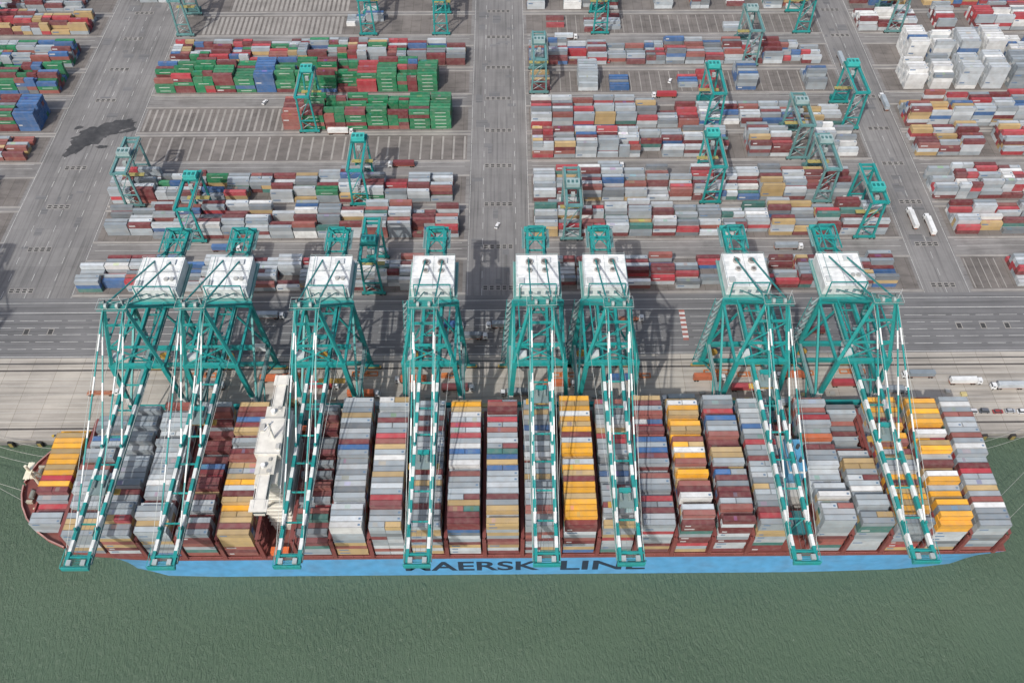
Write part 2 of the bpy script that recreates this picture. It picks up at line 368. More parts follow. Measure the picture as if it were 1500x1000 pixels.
# ------------------------------------------------------------ yard gantry cranes
TEAL=(0.013,0.262,0.250); TEAL2=(0.025,0.33,0.305); WHT=(0.72,0.74,0.72); OLD=(0.11,0.25,0.25)
def rtg(x,y0,col=TEAL,h=26,tr=None,w=9.0,span=25.5):
    m=MB(); y0=y0-3; y1=y0+span; z0=Z; zt=Z+h; dk=tuple(a*0.6 for a in col)
    for yy in (y0,y1):
        m.beam((x-w/2-1.5,yy,z0+1.6),(x+w/2+1.5,yy,z0+1.6),1.0,1.2,col)
        for s in (-1,1):
            for d in (-1.1,1.1): m.cyl((x+s*w/2+d,yy-.45,z0+.75),(x+s*w/2+d,yy+.45,z0+.75),.75,(.03,.03,.03))
            m.beam((x+s*w/2,yy,z0+2.2),(x+s*w/2*0.82,yy,zt),1.0,1.1,col)
        m.beam((x-w/2*.82,yy,zt-1),(x+w/2*.82,yy,zt-1),.9,1.1,col)
        m.beam((x-w/2,yy,z0+9),(x+w/2,yy,z0+9),.6,.6,col)
        m.beam((x-w/2,yy,z0+9),(x+w/2*.82,yy,zt-2),.35,.35,col)
        m.beam((x+w/2,yy,z0+2.5),(x-w/2,yy,z0+9),.35,.35,col)
    for s in (-1,1):
        m.beam((x+s*w/2*.82,y0-2.5,zt),(x+s*w/2*.82,y1+2.5,zt),1.2,1.6,col)
        m.beam((x+s*(w/2*.82+1),y0-2,zt+.9),(x+s*(w/2*.82+1),y1+2,zt+.9),.12,.12,(.5,.5,.4))
        m.box(x+s*(w/2*.82+1)-.4,x+s*(w/2*.82+1)+.4,y0-2,y1+2,zt-.2,zt-.1,(.15,.2,.2))
    for yy in (y0-2,y1+2): m.beam((x-w/2*.8,yy,zt),(x+w/2*.8,yy,zt),.9,1.0,col)
    ty=y0+span*(tr if tr is not None else U(.2,.9))
    m.box(x-w/2+.2,x+w/2-.2,ty-3,ty+3,zt+.85,zt+1.5,dk)
    m.box(x-w/2+1,x+w/2-1,ty-2.3,ty+2.3,zt+1.5,zt+3.9,(.05,.42,.39) if col!=OLD else (.3,.4,.4))
    for k in range(3): m.box(x-w/2+1.4+k*2.2,x-w/2+2.6+k*2.2,ty-1.4,ty+.6,zt+3.9,zt+4.2,dk)
    m.box(x-1,x+1,ty-4.6,ty-2.8,zt-3.2,zt-.9,(.35,.4,.4))
    for dx in (-1.5,1.5):
        for dy in (-.8,.8): m.beam((x+dx,ty+dy,zt),(x+dx,ty+dy,z0+13),.1,.1,(.1,.1,.1))
    m.box(x-6,x+6,ty-1.1,ty+1.1,z0+12.4,z0+13,(.35,.3,.1))
    m.box(x-w/2-1,x+w/2+1,y1+.8,y1+3.0,z0+2.4,z0+5.0,(.55,.57,.56) if R()<.5 else dk)
    for i in range(5):
        a=z0+2+i*4.6; m.beam((x-w/2-.6,y0+.6,a),(x+w/2*.3*(1 if i%2 else 1),y0+.6,min(a+4.6,zt)),.35,.2,(.4,.45,.45))
    m.obj('yard_gantry_crane',M_steel,(x,(y0+y1)/2,Z))
for a in ((-118,434,TEAL,27,.9),(-81,370,TEAL,27,.9),(-207,370,OLD,26,.5),(-167,342,TEAL,26,.85),(-68,304,TEAL,27,.4),
          (21,471,OLD,26,.6),(124,434,TEAL,28,.9),(207,434,TEAL,28,.95),(114,370,TEAL,28,.95),(35,342,OLD,27,.5),
          (176,370,OLD,26,.8),(193,342,TEAL,28,.3),(170,407,OLD,26,.7),(158,499,OLD,27,.8),(-92,536,TEAL,27,.9),
          (-43,536,TEAL,27,.8),(-215,536,OLD,27,.6),(64,536,TEAL,27,.8),(200,536,TEAL,27,.8),(262,536,OLD,27,.8),(-350,536,TEAL,27,.5),
          (-150,601,TEAL,27,.5),(90,601,TEAL,27,.5)):
    rtg(a[0],a[1],a[2],a[3],a[4])

# ------------------------------------------------------------ ship-to-shore cranes
def sts(cx,i):
    m=MB(); WS,LS=221.0,254.0; G=50.0; ZA=83.0+U(-1,1); b=Z
    T=TEAL; T2=TEAL2; W_=WHT; rail=(.42,.47,.45)
    wb,wt=13.6,10.5
    def P(x,y,z): return (cx+x,y,z)
    for y in (WS,LS):
        m.beam(P(-wb-1,y,b+4.2),P(wb+1,y,b+4.2),1.5,1.7,T)
        for s in (-1,1):
            m.beam(P(s*wb-3.6,y,b+2.2),P(s*wb+3.6,y,b+2.2),.9,1.0,T)
            for k in range(-3,5):
                m.cyl(P(s*wb+(k-.5)*1.15,y-.3,b+.55),P(s*wb+(k-.5)*1.15,y+.3,b+.55),.45,(.06,.06,.06),8)
            m.box(cx+s*wb-4.4,cx+s*wb+4.4,y-.5,y+.5,b+.9,b+1.7,(.4,.27,.07))
            z1,z2=b+5,b+17
            xa=s*wb; xb=s*wt
            def lx(z): return xa+(xb-xa)*(z-b)/(G-b)
            if y==WS:
                m.beam(P(lx(z1),y,z1),P(lx(z1+2),y,z1+2),1.7,1.9,T); m.beam(P(lx(z1+2),y,z1+2),P(lx(z1+7),y,z1+7),1.7,1.9,W_); m.beam(P(lx(z1+7),y,z1+7),P(lx(z2),y,z2),1.7,1.9,T)
                m.beam(P(lx(z2),y,z2),P(lx(z2+3),y,z2+3),1.6,1.8,T); m.beam(P(lx(z2+3),y,z2+3),P(lx(z2+8),y,z2+8),1.62,1.82,W_); m.beam(P(lx(z2+8),y,z2+8),P(lx(G),y,G),1.6,1.8,T)
            else:
                m.beam(P(lx(z1),y,z1),P(lx(z2),y,z2),1.7,1.9,T)
                m.beam(P(lx(z2),y,z2),P(lx(G),y,G),1.6,1.8,T)
        m.beam(P(-wb*.95,y,b+17),P(wb*.95,y,b+17),1.6,2.0,T)
        m.beam(P(-wt-1,y,G+1.5),P(wt+1,y,G+1.5),1.6,2.2,T)
    for s in (-1,1):
        x17=s*(wb-(wb-wt)*17/46)
        m.beam(P(x17,WS,b+17),P(x17,LS,b+17),1.3,1.7,T)
        m.beam(P(s*wt,WS,G-.5),P(s*wt,LS,G-.5),1.0,1.4,T)
        m.beam(P(x17,WS,b+18),P(s*wt,LS,G-1),.9,.9,T)
        m.beam(P(s*wb,LS,b+5),P(x17,(WS+LS)/2,b+17),.6,.6,T)
        m.beam(P(s*wb,WS,b+5),P(x17,(WS+LS)/2,b+17),.6,.6,T)
        m.box(cx+x17-s*.2-.6,cx+x17-s*.2+.6,WS,LS,b+18.0,b+18.1,(.2,.28,.28))
        m.beam(P(x17+s*1.2,WS,b+19),P(x17+s*1.2,LS,b+19),.12,.12,rail)
    for y in (LS,):
        m.beam(P(-wb+1,y,b+18),P(0,y,G),.8,.8,T); m.beam(P(wb-1,y,b+18),P(0,y,G),.8,.8,T)
    gx=3.75; YR=301.0; YT=133.5
    for s in (-1,1):
        m.beam(P(s*gx,212,G),P(s*gx,YR,G),1.2,2.2,T)
        m.stripes(P(s*gx,211.8,G),P(s*gx,YT,G),1.2,2.0,5.2,W_,T,.46)
        for (ya,yb) in ((WS,YR-2),(YT+1,WS-2)):
            m.box(cx+s*(gx+.95)-.3,cx+s*(gx+.95)+.3,min(ya,yb),max(ya,yb),G-.9,G-.8,(.10,.20,.19))
            m.beam(P(s*(gx+1.25),ya,G+.3),P(s*(gx+1.25),yb,G+.3),.1,.1,rail)
            yy=min(ya,yb)
            while yy<max(ya,yb): m.beam(P(s*(gx+1.25),yy,G-.9),P(s*(gx+1.25),yy,G+.3),.08,.08,rail); yy+=4
    y=YT+4; k=0
    while y<YR:
        m.beam(P(-gx,y,G-.2),P(gx,y,G-.2),.45,.7,T if k%2 else T2)
        y+=12.5; k+=1
    m.beam(P(gx-1.0,YT+2,G-.6),P(gx-1.0,YR-6,G-.6),.18,.18,(.08,.09,.09)); m.beam(P(-gx+1.0,YT+2,G-.2),P(-gx+1.0,YR-6,G-.2),.15,.15,(.25,.25,.24))
    for xx in (-.9,.9): m.beam(P(xx,YT+1,G+.7),P(xx,YR-3,G+.7),.08,.08,(.15,.15,.15))
    pw=gx+1.1
    m.beam(P(-pw,YT-1,G+.4),P(pw,YT-1,G+.4),1.1,1.6,T); m.beam(P(-pw,YT+3.2,G+.4),P(pw,YT+3.2,G+.4),.6,.8,T)
    for k in range(6): m.beam(P(-pw+.6,YT-.2+k*.6,G+.25),P(pw-.6,YT-.2+k*.6,G+.25),.25,.1,(.02,.2,.19))
    m.beam(P(-pw,YT-1.5,G+2.1),P(pw,YT-1.5,G+2.1),.16,.16,T2)
    for k in range(5): m.beam(P(-pw+k*pw/2,YT-1.5,G+1),P(-pw+k*pw/2,YT-1.5,G+2.1),.12,.12,T2)
    for s in (-1,1):
        m.beam(P(s*pw,YT-1.5,G+2.1),P(s*pw,YT+6,G+2.1),.16,.16,T2)
        m.box(cx+s*(gx-1.2)-.8,cx+s*(gx-1.2)+.8,YT-.2,YT+1.8,G+.4,G+1.7,(.35,.4,.4))
    m.beam(P(-gx-1.5,YR,G),P(gx+1.5,YR,G),1.6,2.4,T2)
    m.beam(P(-gx-1,YR-7,G+1.4),P(gx+1,YR-7,G+1.4),1.0,1.0,T)
    m.beam(P(-gx,YR-1,G+1),P(gx,YR-13,G+1),.45,.45,T2); m.beam(P(gx,YR-1,G+1),P(-gx,YR-13,G+1),.45,.45,T2)
    for s in (-1,1):
        m.beam(P(s*gx,YR-1,G+1),P(s*3.6,YR-5,G+7),.5,.5,T); m.beam(P(s*3.6,YR-5,G+7),P(s*3.6,281,G+7),.5,.5,T)
        m.beam(P(s*3.6,YR-14,G+1),P(s*3.6,YR-10,G+7),.4,.4,T)
        m.box(cx+s*(gx+1.9)-.7,cx+s*(gx+1.9)+.7,YR-12,YR+.5,G-.3,G-.2,(.12,.25,.25))
        m.beam(P(s*(gx+2.6),YR-12,G+.9),P(s*(gx+2.6),YR+.5,G+.9),.12,.12,rail)
    m.beam(P(-3.6,YR-5,G+7),P(3.6,YR-5,G+7),.5,.5,T); m.beam(P(-3.6,YR-14,G+7),P(3.6,YR-14,G+7),.4,.4,T)
    ax=4.0; YA=226.0
    for s in (-1,1):
        m.beam(P(s*wt,WS,G+2),P(s*ax,YA,ZA),1.3,1.3,T)
        m.beam(P(s*wt,LS,G+2),P(s*ax,YA+1,ZA-1),.95,.95,T)
        m.beam(P(s*(wt-2.4),WS+1.5,G+14),P(s*(wt-1.8),LS-9,G+13),.5,.5,T)
        m.beam(P(s*ax,YA+1,ZA),P(s*gx,YR-14,G+1),.55,.55,T)
        m.beam(P(s*ax,YA+1,ZA),P(s*gx,LS+8,G+1),.4,.4,T)
        for yb,wd in ((182,.5),(147,.5)):
            m.stripes(P(s*ax,YA-1,ZA),P(s*gx,yb,G+1.2),wd,wd,8,T,W_,.6)
            m.beam(P(s*gx,yb,G),P(s*gx,yb,G+2.6),.8,.8,T)
        m.beam(P(s*ax*1.2,YA-1,ZA-1),P(s*(gx+1),YT+4,G+1),.12,.12,(.5,.53,.5))
        m.beam(P(s*(wt-1),WS,G+8),P(s*(gx+1.2),YT+20,G+1),.1,.1,(.5,.53,.5))
    for zz,tt in ((G+12,.33),(G+24,.66)):
        xx=wt+(ax-wt)*tt; yy=WS+(YA-WS)*tt
        m.beam(P(-xx,yy,zz),P(xx,yy,zz),.8,.9,T)
    m.beam(P(-wt,WS,G+2),P(wt*.78,WS+1.5,G+12),.5,.5,T); m.beam(P(wt,WS,G+2),P(-wt*.78,WS+1.5,G+12),.5,.5,T)
    m.beam(P(-wt*.78,WS+1.5,G+12),P(wt*.57,YA-2,G+24),.45,.45,T)
    m.beam(P(-ax-1.0,YA,ZA),P(ax+1.0,YA,ZA),1.4,1.6,T)
    for yy in np.arange(YA-2.6,YA+2.7,.9): m.beam(P(-ax-1.8,yy,ZA+1),P(ax+1.8,yy,ZA+1),.35,.1,(.05,.24,.22))
    for dy in (-2.7,2.7): m.beam(P(-ax-1.8,YA+dy,ZA+2.1),P(ax+1.8,YA+dy,ZA+2.1),.13,.13,rail)
    for s in (-1,1):
        m.beam(P(s*(ax+1.8),YA-2.7,ZA+2.1),P(s*(ax+1.8),YA+2.7,ZA+2.1),.13,.13,rail); m.cyl(P(s*2.2-.5,YA-.8,ZA+1.9),P(s*2.2+.5,YA-.8,ZA+1.9),1.1,(.3,.35,.34),12)
        m.cyl(P(s*3.6-.3,YA+1.2,ZA+1.7),P(s*3.6+.3,YA+1.2,ZA+1.7),.9,(.12,.15,.15),12)
        for tt in (.25,.5,.75):
            xx=wt+(ax-wt)*tt; m.box(cx+s*xx-1.3,cx+s*xx+1.3,WS+(YA-WS)*tt+.7,WS+(YA-WS)*tt+2.2,G+2+(ZA-G-2)*tt,G+2.1+(ZA-G-2)*tt,(.10,.22,.22))
            m.beam(P(s*xx-1.3,WS+(YA-WS)*tt+2.2,G+3.1+(ZA-G-2)*tt),P(s*xx+1.3,WS+(YA-WS)*tt+2.2,G+3.1+(ZA-G-2)*tt),.1,.1,rail)
    m.beam(P(ax,YA,ZA+1),P(ax,YA,ZA+7),.2,.2,(.5,.5,.5))
    H0,H1=257.5,277.0; hw=9.4
    m.box(cx-hw,cx+hw,H0,H1,G+1.9,G+7.6,(.66,.68,.67),(.78,.79,.78))
    m.box(cx-hw-1.3,cx+hw+1.3,H0-1.8,H1+1.6,G+1.2,G+1.6,(.12,.30,.28))
    m.beam(P(-hw-1.5,H0-1.9,G+1),P(hw+1.5,H0-1.9,G+1),.8,1.3,T2)
    for s in (-1,1): m.beam(P(s*(hw+1.2),H0-1.6,G+2.8),P(s*(hw+1.2),H1+1.4,G+2.8),.12,.12,rail)
    for k in range(1,8): m.box(cx-hw,cx+hw,H0+k*2.4-.06,H0+k*2.4+.06,G+7.6,G+7.68,(.55,.57,.57))
    m.box(cx-.1,cx+.1,H0,H1,G+7.6,G+7.75,(.45,.48,.48))
    for yy in (H0+.1,H1-.1): m.beam(P(-hw,yy,G+8.5),P(hw,yy,G+8.5),.12,.12,(.35,.45,.44))
    for xx in (-hw+.1,hw-.1): m.beam(P(xx,H0,G+8.5),P(xx,H1,G+8.5),.12,.12,(.35,.45,.44))
    for k in range(5): m.box(cx-hw+2+k*3.6,cx-hw+3.6+k*3.6,H0-.05,H0-.01,G+3.2,G+5.2,(.2,.25,.28))
    m.box(cx-hw+1,cx-hw+3.4,H0+2,H0+5,G+7.76,G+8.6,(.5,.52,.52)); m.box(cx+2,cx+6,H1-5,H1-2,G+7.76,G+8.4,(.58,.6,.6))
    if i in (3,4,5,6):
        for s in (-1,1):
            m.cyl(P(s*3.4,H0+15,G+7.7),P(s*3.4,H0+15,G+8.5),1.7,(.36,.34,.32),16); m.cyl(P(s*3.4,H0+15,G+8.5),P(s*3.4,H0+15,G+8.6),1.2,(.12,.11,.10),16)
            m.cyl(P(s*3.4,H0+10,G+7.7),P(s*3.4,H0+10,G+8.4),1.3,(.40,.38,.36),16); m.cyl(P(s*3.4,H0+10,G+8.4),P(s*3.4,H0+10,G+8.5),.8,(.14,.13,.12),16)
    else:
        m.beam(P(-hw+1,H0+10,G+8.6),P(hw-1,H0+10,G+8.6),.3,.3,(.4,.42,.42)); m.beam(P(-hw+2.5,H1-1,G+9),P(-hw+2.5,H0+1,G+9),.25,.25,(.3,.4,.4))
        m.cyl(P(4,H0+6,G+7.7),P(4,H0+6,G+8.4),1.0,(.4,.4,.38),14); m.cyl(P(6.5,H0+6,G+7.7),P(6.5,H0+6,G+8.4),1.0,(.4,.4,.38),14)
    for s in (-1,1):
        m.beam(P(s*(hw-1.5),H0-1,G+1.5),P(s*(hw-1.5),H0-1,G+11),.4,.4,T)
    m.beam(P(-hw+1.5,H0-1,G+11),P(hw-1.5,H0-1,G+11),.4,.4,T)
    ty=(165,196,232,175,205,158,212,186,190)[i]
    m.box(cx-gx+.8,cx+gx-.8,ty-4,ty+4,G+1.3,G+2.0,(.18,.24,.24))
    for dx in (-1.6,1.6): m.cyl(P(dx,ty-1.4,G+2.6),P(dx,ty+1.4,G+2.6),.6,(.2,.25,.24),12)
    m.box(cx-2.2,cx+2.2,ty+1.8,ty+3.6,G+2.0,G+3.2,T)
    m.box(cx+1,cx+3.0,ty+4,ty+7,G-4.2,G-1.3,(.6,.65,.65)); m.box(cx+1,cx+3.0,ty+3.9,ty+3.95,G-4,G-2,(.05,.07,.08))
    zl=47.0 if ty<215 else 25
    for dx in (-2,2):
        for dy in (-1,1): m.beam(P(dx,ty+dy,G+1),P(dx*1.6,ty+dy,zl),.14,.14,(.1,.1,.1))
    m.box(cx-6,cx+6,ty-1.15,ty+1.15,zl-.7,zl,(.5,.3,.06))
    for zz in range(int(b)+4,int(G),4):
        t=(zz-b)/(G-b); xx=-(wb+(wt-wb)*t)
        m.beam(P(xx-2.6,LS+1.5,zz),P(xx-.4,LS+1.5,zz+4),.7,.15,(.35,.42,.42)); m.box(cx+xx-3,cx+xx-.3,LS+.9,LS+3.2,zz-.1,zz,(.15,.25,.25))
    m.beam(P(-wb-3,LS+3.2,b),P(-wt-3,LS+3.2,G),.25,.25,T); m.beam(P(-wb-.4,LS+3.2,b),P(-wt-.4,LS+3.2,G),.25,.25,T)
    m.cyl(P(-wb+5,LS+1.5,b+8.5),P(-wb+5,LS+2.2,b+8.5),2.4,(.5,.3,.05),18)
    m.box(cx+wb-7,cx+wb-2,LS-3,LS-.8,b+18,b+21,(.6,.62,.62))
    m.box(cx-wt+1,cx-wt+5,WS+1,WS+4,G+2.7,G+5.2,(.5,.55,.55))
    m.obj('ship_to_shore_crane',M_steel,(cx,WS,Z))
SX=(-153.5,-123,-78.5,-32.5,13.5,43.5,106,148.5,-292)
for i,cx in enumerate(SX): sts(cx,i)

# ------------------------------------------------------------ ship
ship=empty('container_ship',(0,180.5,0)); 
def sobj(mb,name,mat=M_ship):
    o=mb.obj(name,mat,(0,180.5,0)); o.parent=ship; o.location=(0,0,0); return o
YC=180.5
BLUE=(0.095,0.32,0.57); DECK=(0.19,0.06,0.05)
st=[(-198,0.6,0.1,24.5,10),(-197.3,5,.6,24.5,10),(-195.5,10,1.5,24.3,9),(-192,15.5,3,24,8),(-187,20.5,5,24,7),(-181,24.5,8,23.5,5),(-174,27.4,12,23,3),(-173.9,27.4,12.1,20,3),
    (-165,28.9,18,19,1),(-154,29.4,25,18,0),(-140,29.5,28.8,17,0),(-120,29.5,29.5,17,0),(-60,29.5,29.5,17,0),(0,29.5,29.5,17,0),(60,29.5,29.5,17,0),(120,29.5,29.5,17,0),(160,29.5,28.5,17,0),(185,29.5,26,17,-2),(198.5,28.8,22,17,-6)]
m=MB()
for i in range(len(st)-1):
    a,b_=st[i],st[i+1]
    for s in (-1,1):
        def pt(q,t):
            zl=-3; z=zl+(q[3]-zl)*t; hb=q[2]+(q[1]-q[2])*(t**1.3); xx=q[0]+q[4]*(1-t)
            return (xx,YC+s*hb,z)
        for t0,t1 in ((0,.3),(.3,.6),(.6,.85),(.85,.93),(.93,1)):
            c=BLUE if t1<.95 else (.20,.06,.055)
            vs=(pt(a,t0),pt(b_,t0),pt(b_,t1),pt(a,t1))
            m.quad(*(vs if s<0 else vs[::-1]),c)
    m.quad((a[0],YC-a[1],a[3]),(b_[0],YC-b_[1],b_[3]),(b_[0],YC+b_[1],b_[3]),(a[0],YC+a[1],a[3]),DECK)
m.quad((198.5-6,YC-22,-3),(198.5-6,YC+22,-3),(198.5,YC+28.8,17),(198.5,YC-28.8,17),BLUE)
sobj(m,'hull')
m=MB()
RD=(.27,.07,.065)
for i in range(0,6):
    a,b_=st[i],st[i+1]
    for s in (-1,1):
        m.beam((a[0],YC+s*a[1],a[3]+.7),(b_[0],YC+s*b_[1],b_[3]+.7),.4,1.6,RD)
        m.beam((a[0],YC+s*a[1],a[3]+1.55),(b_[0],YC+s*b_[1],b_[3]+1.55),.55,.15,(.40,.22,.20))
for s in (-1,1):
    m.beam((-140,YC+s*29.3,18.2),(197,YC+s*29.3,18.2),.15,.15,(.3,.1,.1))
    for x in range(-138,198,4): m.beam((x,YC+s*29.3,17),(x,YC+s*29.3,18.2),.15,.15,(.3,.1,.1))
m.box(-188.6,-188.1,YC-17,YC+17,24,28.5,RD)
for s in (-1,1):
    m.cyl((-193,YC+s*5-1.5,25.6),(-193,YC+s*5+1.5,25.6),1.1,(.2,.22,.2)); m.box(-194.5,-192,YC+s*8-.5,YC+s*8+.5,24.4,26,(.4,.38,.3))
    m.beam((-195,YC+s*2,24.7),(-190,YC+s*4,24.7),.4,.4,(.1,.1,.1)); m.cyl((-190.5,YC+s*11,24.1),(-190.5,YC+s*11,25.4),.5,(.5,.45,.3)); m.cyl((-190,YC+s*15,24.1),(-190,YC+s*15,25.4),.5,(.5,.45,.3))
CM=(.72,.68,.54)
m.cyl((-191.5,YC,24),(-191.5,YC,40),.6,CM); m.beam((-191.5,YC-4,36),(-191.5,YC+4,36),.5,.5,CM); m.beam((-194,YC,33),(-189,YC,33),.5,.5,CM)
m.beam((-191.5,YC,38),(-189.2,YC-3.5,24),.35,.35,CM); m.beam((-191.5,YC,38),(-189.2,YC+3.5,24),.35,.35,CM)
m.box(-192.9,-190.1,YC-1.6,YC+1.6,32.6,32.9,CM); m.box(-192.7,-190.3,YC-3.8,YC+3.8,36.2,36.4,CM)
sobj(m,'forecastle_fittings')

bays=[ # x, profile far->near, top colours far->near
(-186.6,'45555555555544444','YTYYTYYTYRYBPRBBG'),
(-171.6,'6666666777777776666666','DGDMUGDGMBPGMGLGGBMTTG'),
(-156.6,'88888887777777888888877','GMGLGMDGBGMGLGMBGLGGTMG'),
(-141.6,'99999999888888888899988','GMGLGLDGMLGMGLWGGBGMLTG'),
(-126.6,'99855555556667777777777','GPBBPBBDBBUBPBBTBLGBGBM'),
(-111.0,'99999999999988888877777','TPBUBTPGPBPTMTYTPTYTTBT'),
(-82.3,'99877777777777766666555','GMBPBGMDBBRBDBPBGMUKBDB'),
(-67.5,'AAAAAAAAAAA999999999999','LGMTGDTGBUGTLMGLDGLLMLW'),
(-52.7,'AAAAAAAAAAAAAAAAAAAA999','WGLMBGMRPTLWGMTGLGRLMGG'),
(-37.9,'99999999999999999999999','GMGBGBMGLGUGMBGTMLGBGMG'),
(-23.1,'AAAAAAAAAAAAAAAAAAAAAAA','TYTWLRLRGWUUWGPGUGGTPBB'),
(-8.3,'AAAAAAAAAAAAAAAAAAAAAAA','RPBMRGPBLGKUTUTGLGRTMLT'),
(6.5,'9999999999999999AAAAAAA','GMTGMUGDGMLBGMTGGLGMBGG'),
(21.3,'AAAAAAAAAAAAAAAAAAAAAA9','YTYWYTYBLYYTEYTBYYTYYYB'),
(36.1,'99999888888888889999999','GMDGBGRGMGDGMUGDPGMBGLT'),
(50.9,'AAAAAAAAAAAAA9999999999','TBTPBRBMUGUBTGPGMGRMBLG'),
(65.7,'AAAAAAAAAAAAAAAAAAAAAA9','RWYTYYTYTYWYPYYTYBWBLPB'),
(80.5,'AAAAAAAAAAAAAAAAAAAAAAA','GMRBUBGPBBTBGBUBMBBGPBB'),
(95.3,'99999999999999999999999','GMGGLUGMRGMBGGLMTGGMBRG'),
(118.6,'9A99AA9989999888AAAAAAA','PGPMRGGOGBGMLLGLLMWGLLG'),
(133.7,'77555555777888888899999','DBPDBBGMGLGTMGLGWMLGGMG'),
(148.8,'99999999999999888999999','YTYTPYTYPYBTYLYBYTYTYGM'),
(164.0,'AAAAAAAAAAA999999999999','TYTYTYPWYTYGBTWYGYTYMYY'),
(179.2,'99999999999888888888888','GWMPGLGMGWGMBRGLTGPWGMG')]
low='BBBPGGGMMTTPRUGLLBDTKG'
for (bx,prof,seq) in bays:
    mb=MB(); n=len(seq); y0=YC-(n*2.5)/2; bz=18.4 if bx>-180 else 24.3
    if bx<-180: prof=''.join(str(max(2,int(ch)-1)) for ch in prof)
    for r in range(n):
        row=n-1-r
        k=seq[row]; h=int(prof[min(row,len(prof)-1)],16)
        if R()<0.10: h-=1
        if 3<row<20 and R()<0.04: h-=1
        if R()<0.12: k=pick('GBTGLPM')
        yy=y0+r*2.5+.05
        two=R()<0.12; dz=U(0,.28)
        for t in range(h):
            if 1<r<n-2 and h-t>5: continue
            kk=k if t==h-1 else pick(low)
            if t==h-2 and R()<.5: kk=k
            zz=bz+t*2.6+dz
            tp=t==h-1
            if two: container(mb,bx,yy,zz,kk,6.02,tp); container(mb,bx+6.17,yy,zz,kk if R()<.6 else pick(low),6.02,tp)
            else: container(mb,bx,yy,zz,kk,12.19,tp,.12)
            if r==0 and R()<.4 and not two:
                cc=(.5,.5,.5) if kk in 'BRUKOP' else (.12,.2,.32)
                mb.box(bx+1,bx+U(2.5,5),yy-.07,yy-.05,zz+1.2,zz+2,cc)
    sobj(mb,'container_bay',M_cont)
m=MB(); LB=(.19,.055,.05)
xs=[b[0] for b in bays]
for x in xs+[192.0,-95.6]:
    if x<-180: continue
    g0=x-1.95; hb=29 if x>-150 else 26.5
    if x>191: g0=192.0
    for yy in np.arange(YC-hb,YC+hb+.1,hb*2/12):
        m.beam((g0+.9,yy,17),(g0+.9,yy,33),.5,.5,LB)
    for zz in (19.5,24.5,29.7,33):
        m.box(g0+.25,g0+1.55,YC-hb,YC+hb,zz,zz+.2,LB)
    for s in (-1,1):
        m.box(g0+.1,g0+1.6,YC+s*hb-.6,YC+s*hb+.6,17,31,LB)
for (bx,p,s_) in bays:
    if bx>-180: m.box(bx-.3,bx+12.5,YC-27+(0 if bx>-150 else 3),YC+27-(0 if bx>-150 else 3),17,18.35,(.17,.07,.06))
sobj(m,'lashing_bridge')
m=MB(); CR=(.60,.58,.52); CR2=(.68,.66,.60)
m.box(-94.5,-86,YC-17,YC+17,17,54.9,CR)
for z in range(20,53,3):
    m.box(-94.56,-85.94,YC-16,YC+16,z,z+1.0,(.10,.12,.14)); m.box(-95.2,-85.3,YC-17.4,YC+17.4,z+1.9,z+2.05,CR2)
m.box(-92.3,-88.3,YC-30,YC+30,54.5,58,CR,CR2)
m.box(-92.36,-88.24,YC-30.05,YC+30.05,56.2,57.2,(.05,.07,.09))
m.box(-95.2,-85.6,YC-7,YC+9,55,59.2,CR,CR2); m.box(-95.26,-85.54,YC-6.6,YC+8.6,57,58.2,(.05,.07,.09))
m.box(-94.0,-86.8,YC-15,YC+15,58.02,58.6,(.60,.58,.52))
m.box(-93.6,-87.0,YC-30.4,YC-25.5,58.05,58.4,CR2)
m.box(-93.2,-87.4,YC+25.5,YC+30.2,58.05,58.4,CR2)
for s in (-1,1):
    m.beam((-90.3,YC+s*28,54.5),(-90.3,YC+s*17,40),.8,.8,CR); m.beam((-92.4,YC+s*29.8,59.2),(-92.4,YC+s*12,59.2),.12,.12,(.6,.6,.58)); m.beam((-88.2,YC+s*29.8,59.2),(-88.2,YC+s*12,59.2),.12,.12,(.6,.6,.58))
    m.box(-93.5,-86.5,YC+s*28.2-1.3,YC+s*28.2+1.3,19.5,22.3,(.65,.14,.04)); 
m.cyl((-89,YC,59.2),(-89,YC,70),.5,CR2); m.beam((-89,YC-3.5,66),(-89,YC+3.5,66),.35,.35,CR2); m.beam((-90.4,YC-2,68),(-87.6,YC+2,68),.3,.5,(.8,.8,.8))
m.box(-94.8,-93,YC+3,YC+6,59.2,60.2,(.45,.44,.41)); m.box(-87.4,-86,YC-5,YC-3,59.2,60.4,(.42,.42,.4))
for yy,r in ((YC+12,.9),(YC-12,.9)):
    m.cyl((-91,yy,58.6),(-91,yy,60.2),r,(.78,.78,.76),12)
for yy in (YC-14,YC+14,YC-9): m.box(-89.5,-88.4,yy-.6,yy+.6,58.6,59.2,(.35,.35,.33))
for (a,b_) in (((-95.2,YC-7),(-95.2,YC+9)),((-85.6,YC-7),(-85.6,YC+9)),((-95.2,YC-7),(-85.6,YC-7)),((-95.2,YC+9),(-85.6,YC+9))): m.beam((a[0],a[1],60),(b_[0],b_[1],60),.12,.12,(.4,.4,.38))
sobj(m,'wheelhouse',M_veh)
m=MB()
m.box(108.6,116.8,YC-14,YC+14,17,36,(.45,.44,.41)); m.box(109.4,116,YC-8,YC+6,36,46,(.09,.30,.48)); m.box(109.37,116.03,YC-8.03,YC+6.03,43.5,45,(.6,.6,.6))
for s in (-1,1):
    m.cyl((111,YC-1+s*3,46),(111,YC-1+s*3,48.5),.9,(.05,.05,.05)); m.cyl((114,YC-1+s*3,46),(114,YC-1+s*3,48),.7,(.05,.05,.05))
    m.box(109,116.2,YC+s*20-4,YC+s*20+4,17,29,LB); 
m.beam((109,YC-26,30),(116,YC-22,36),.5,.5,TEAL); m.box(109.5,115.5,YC-27,YC-17,29.05,30,(.03,.16,.18))
sobj(m,'funnel_casing')
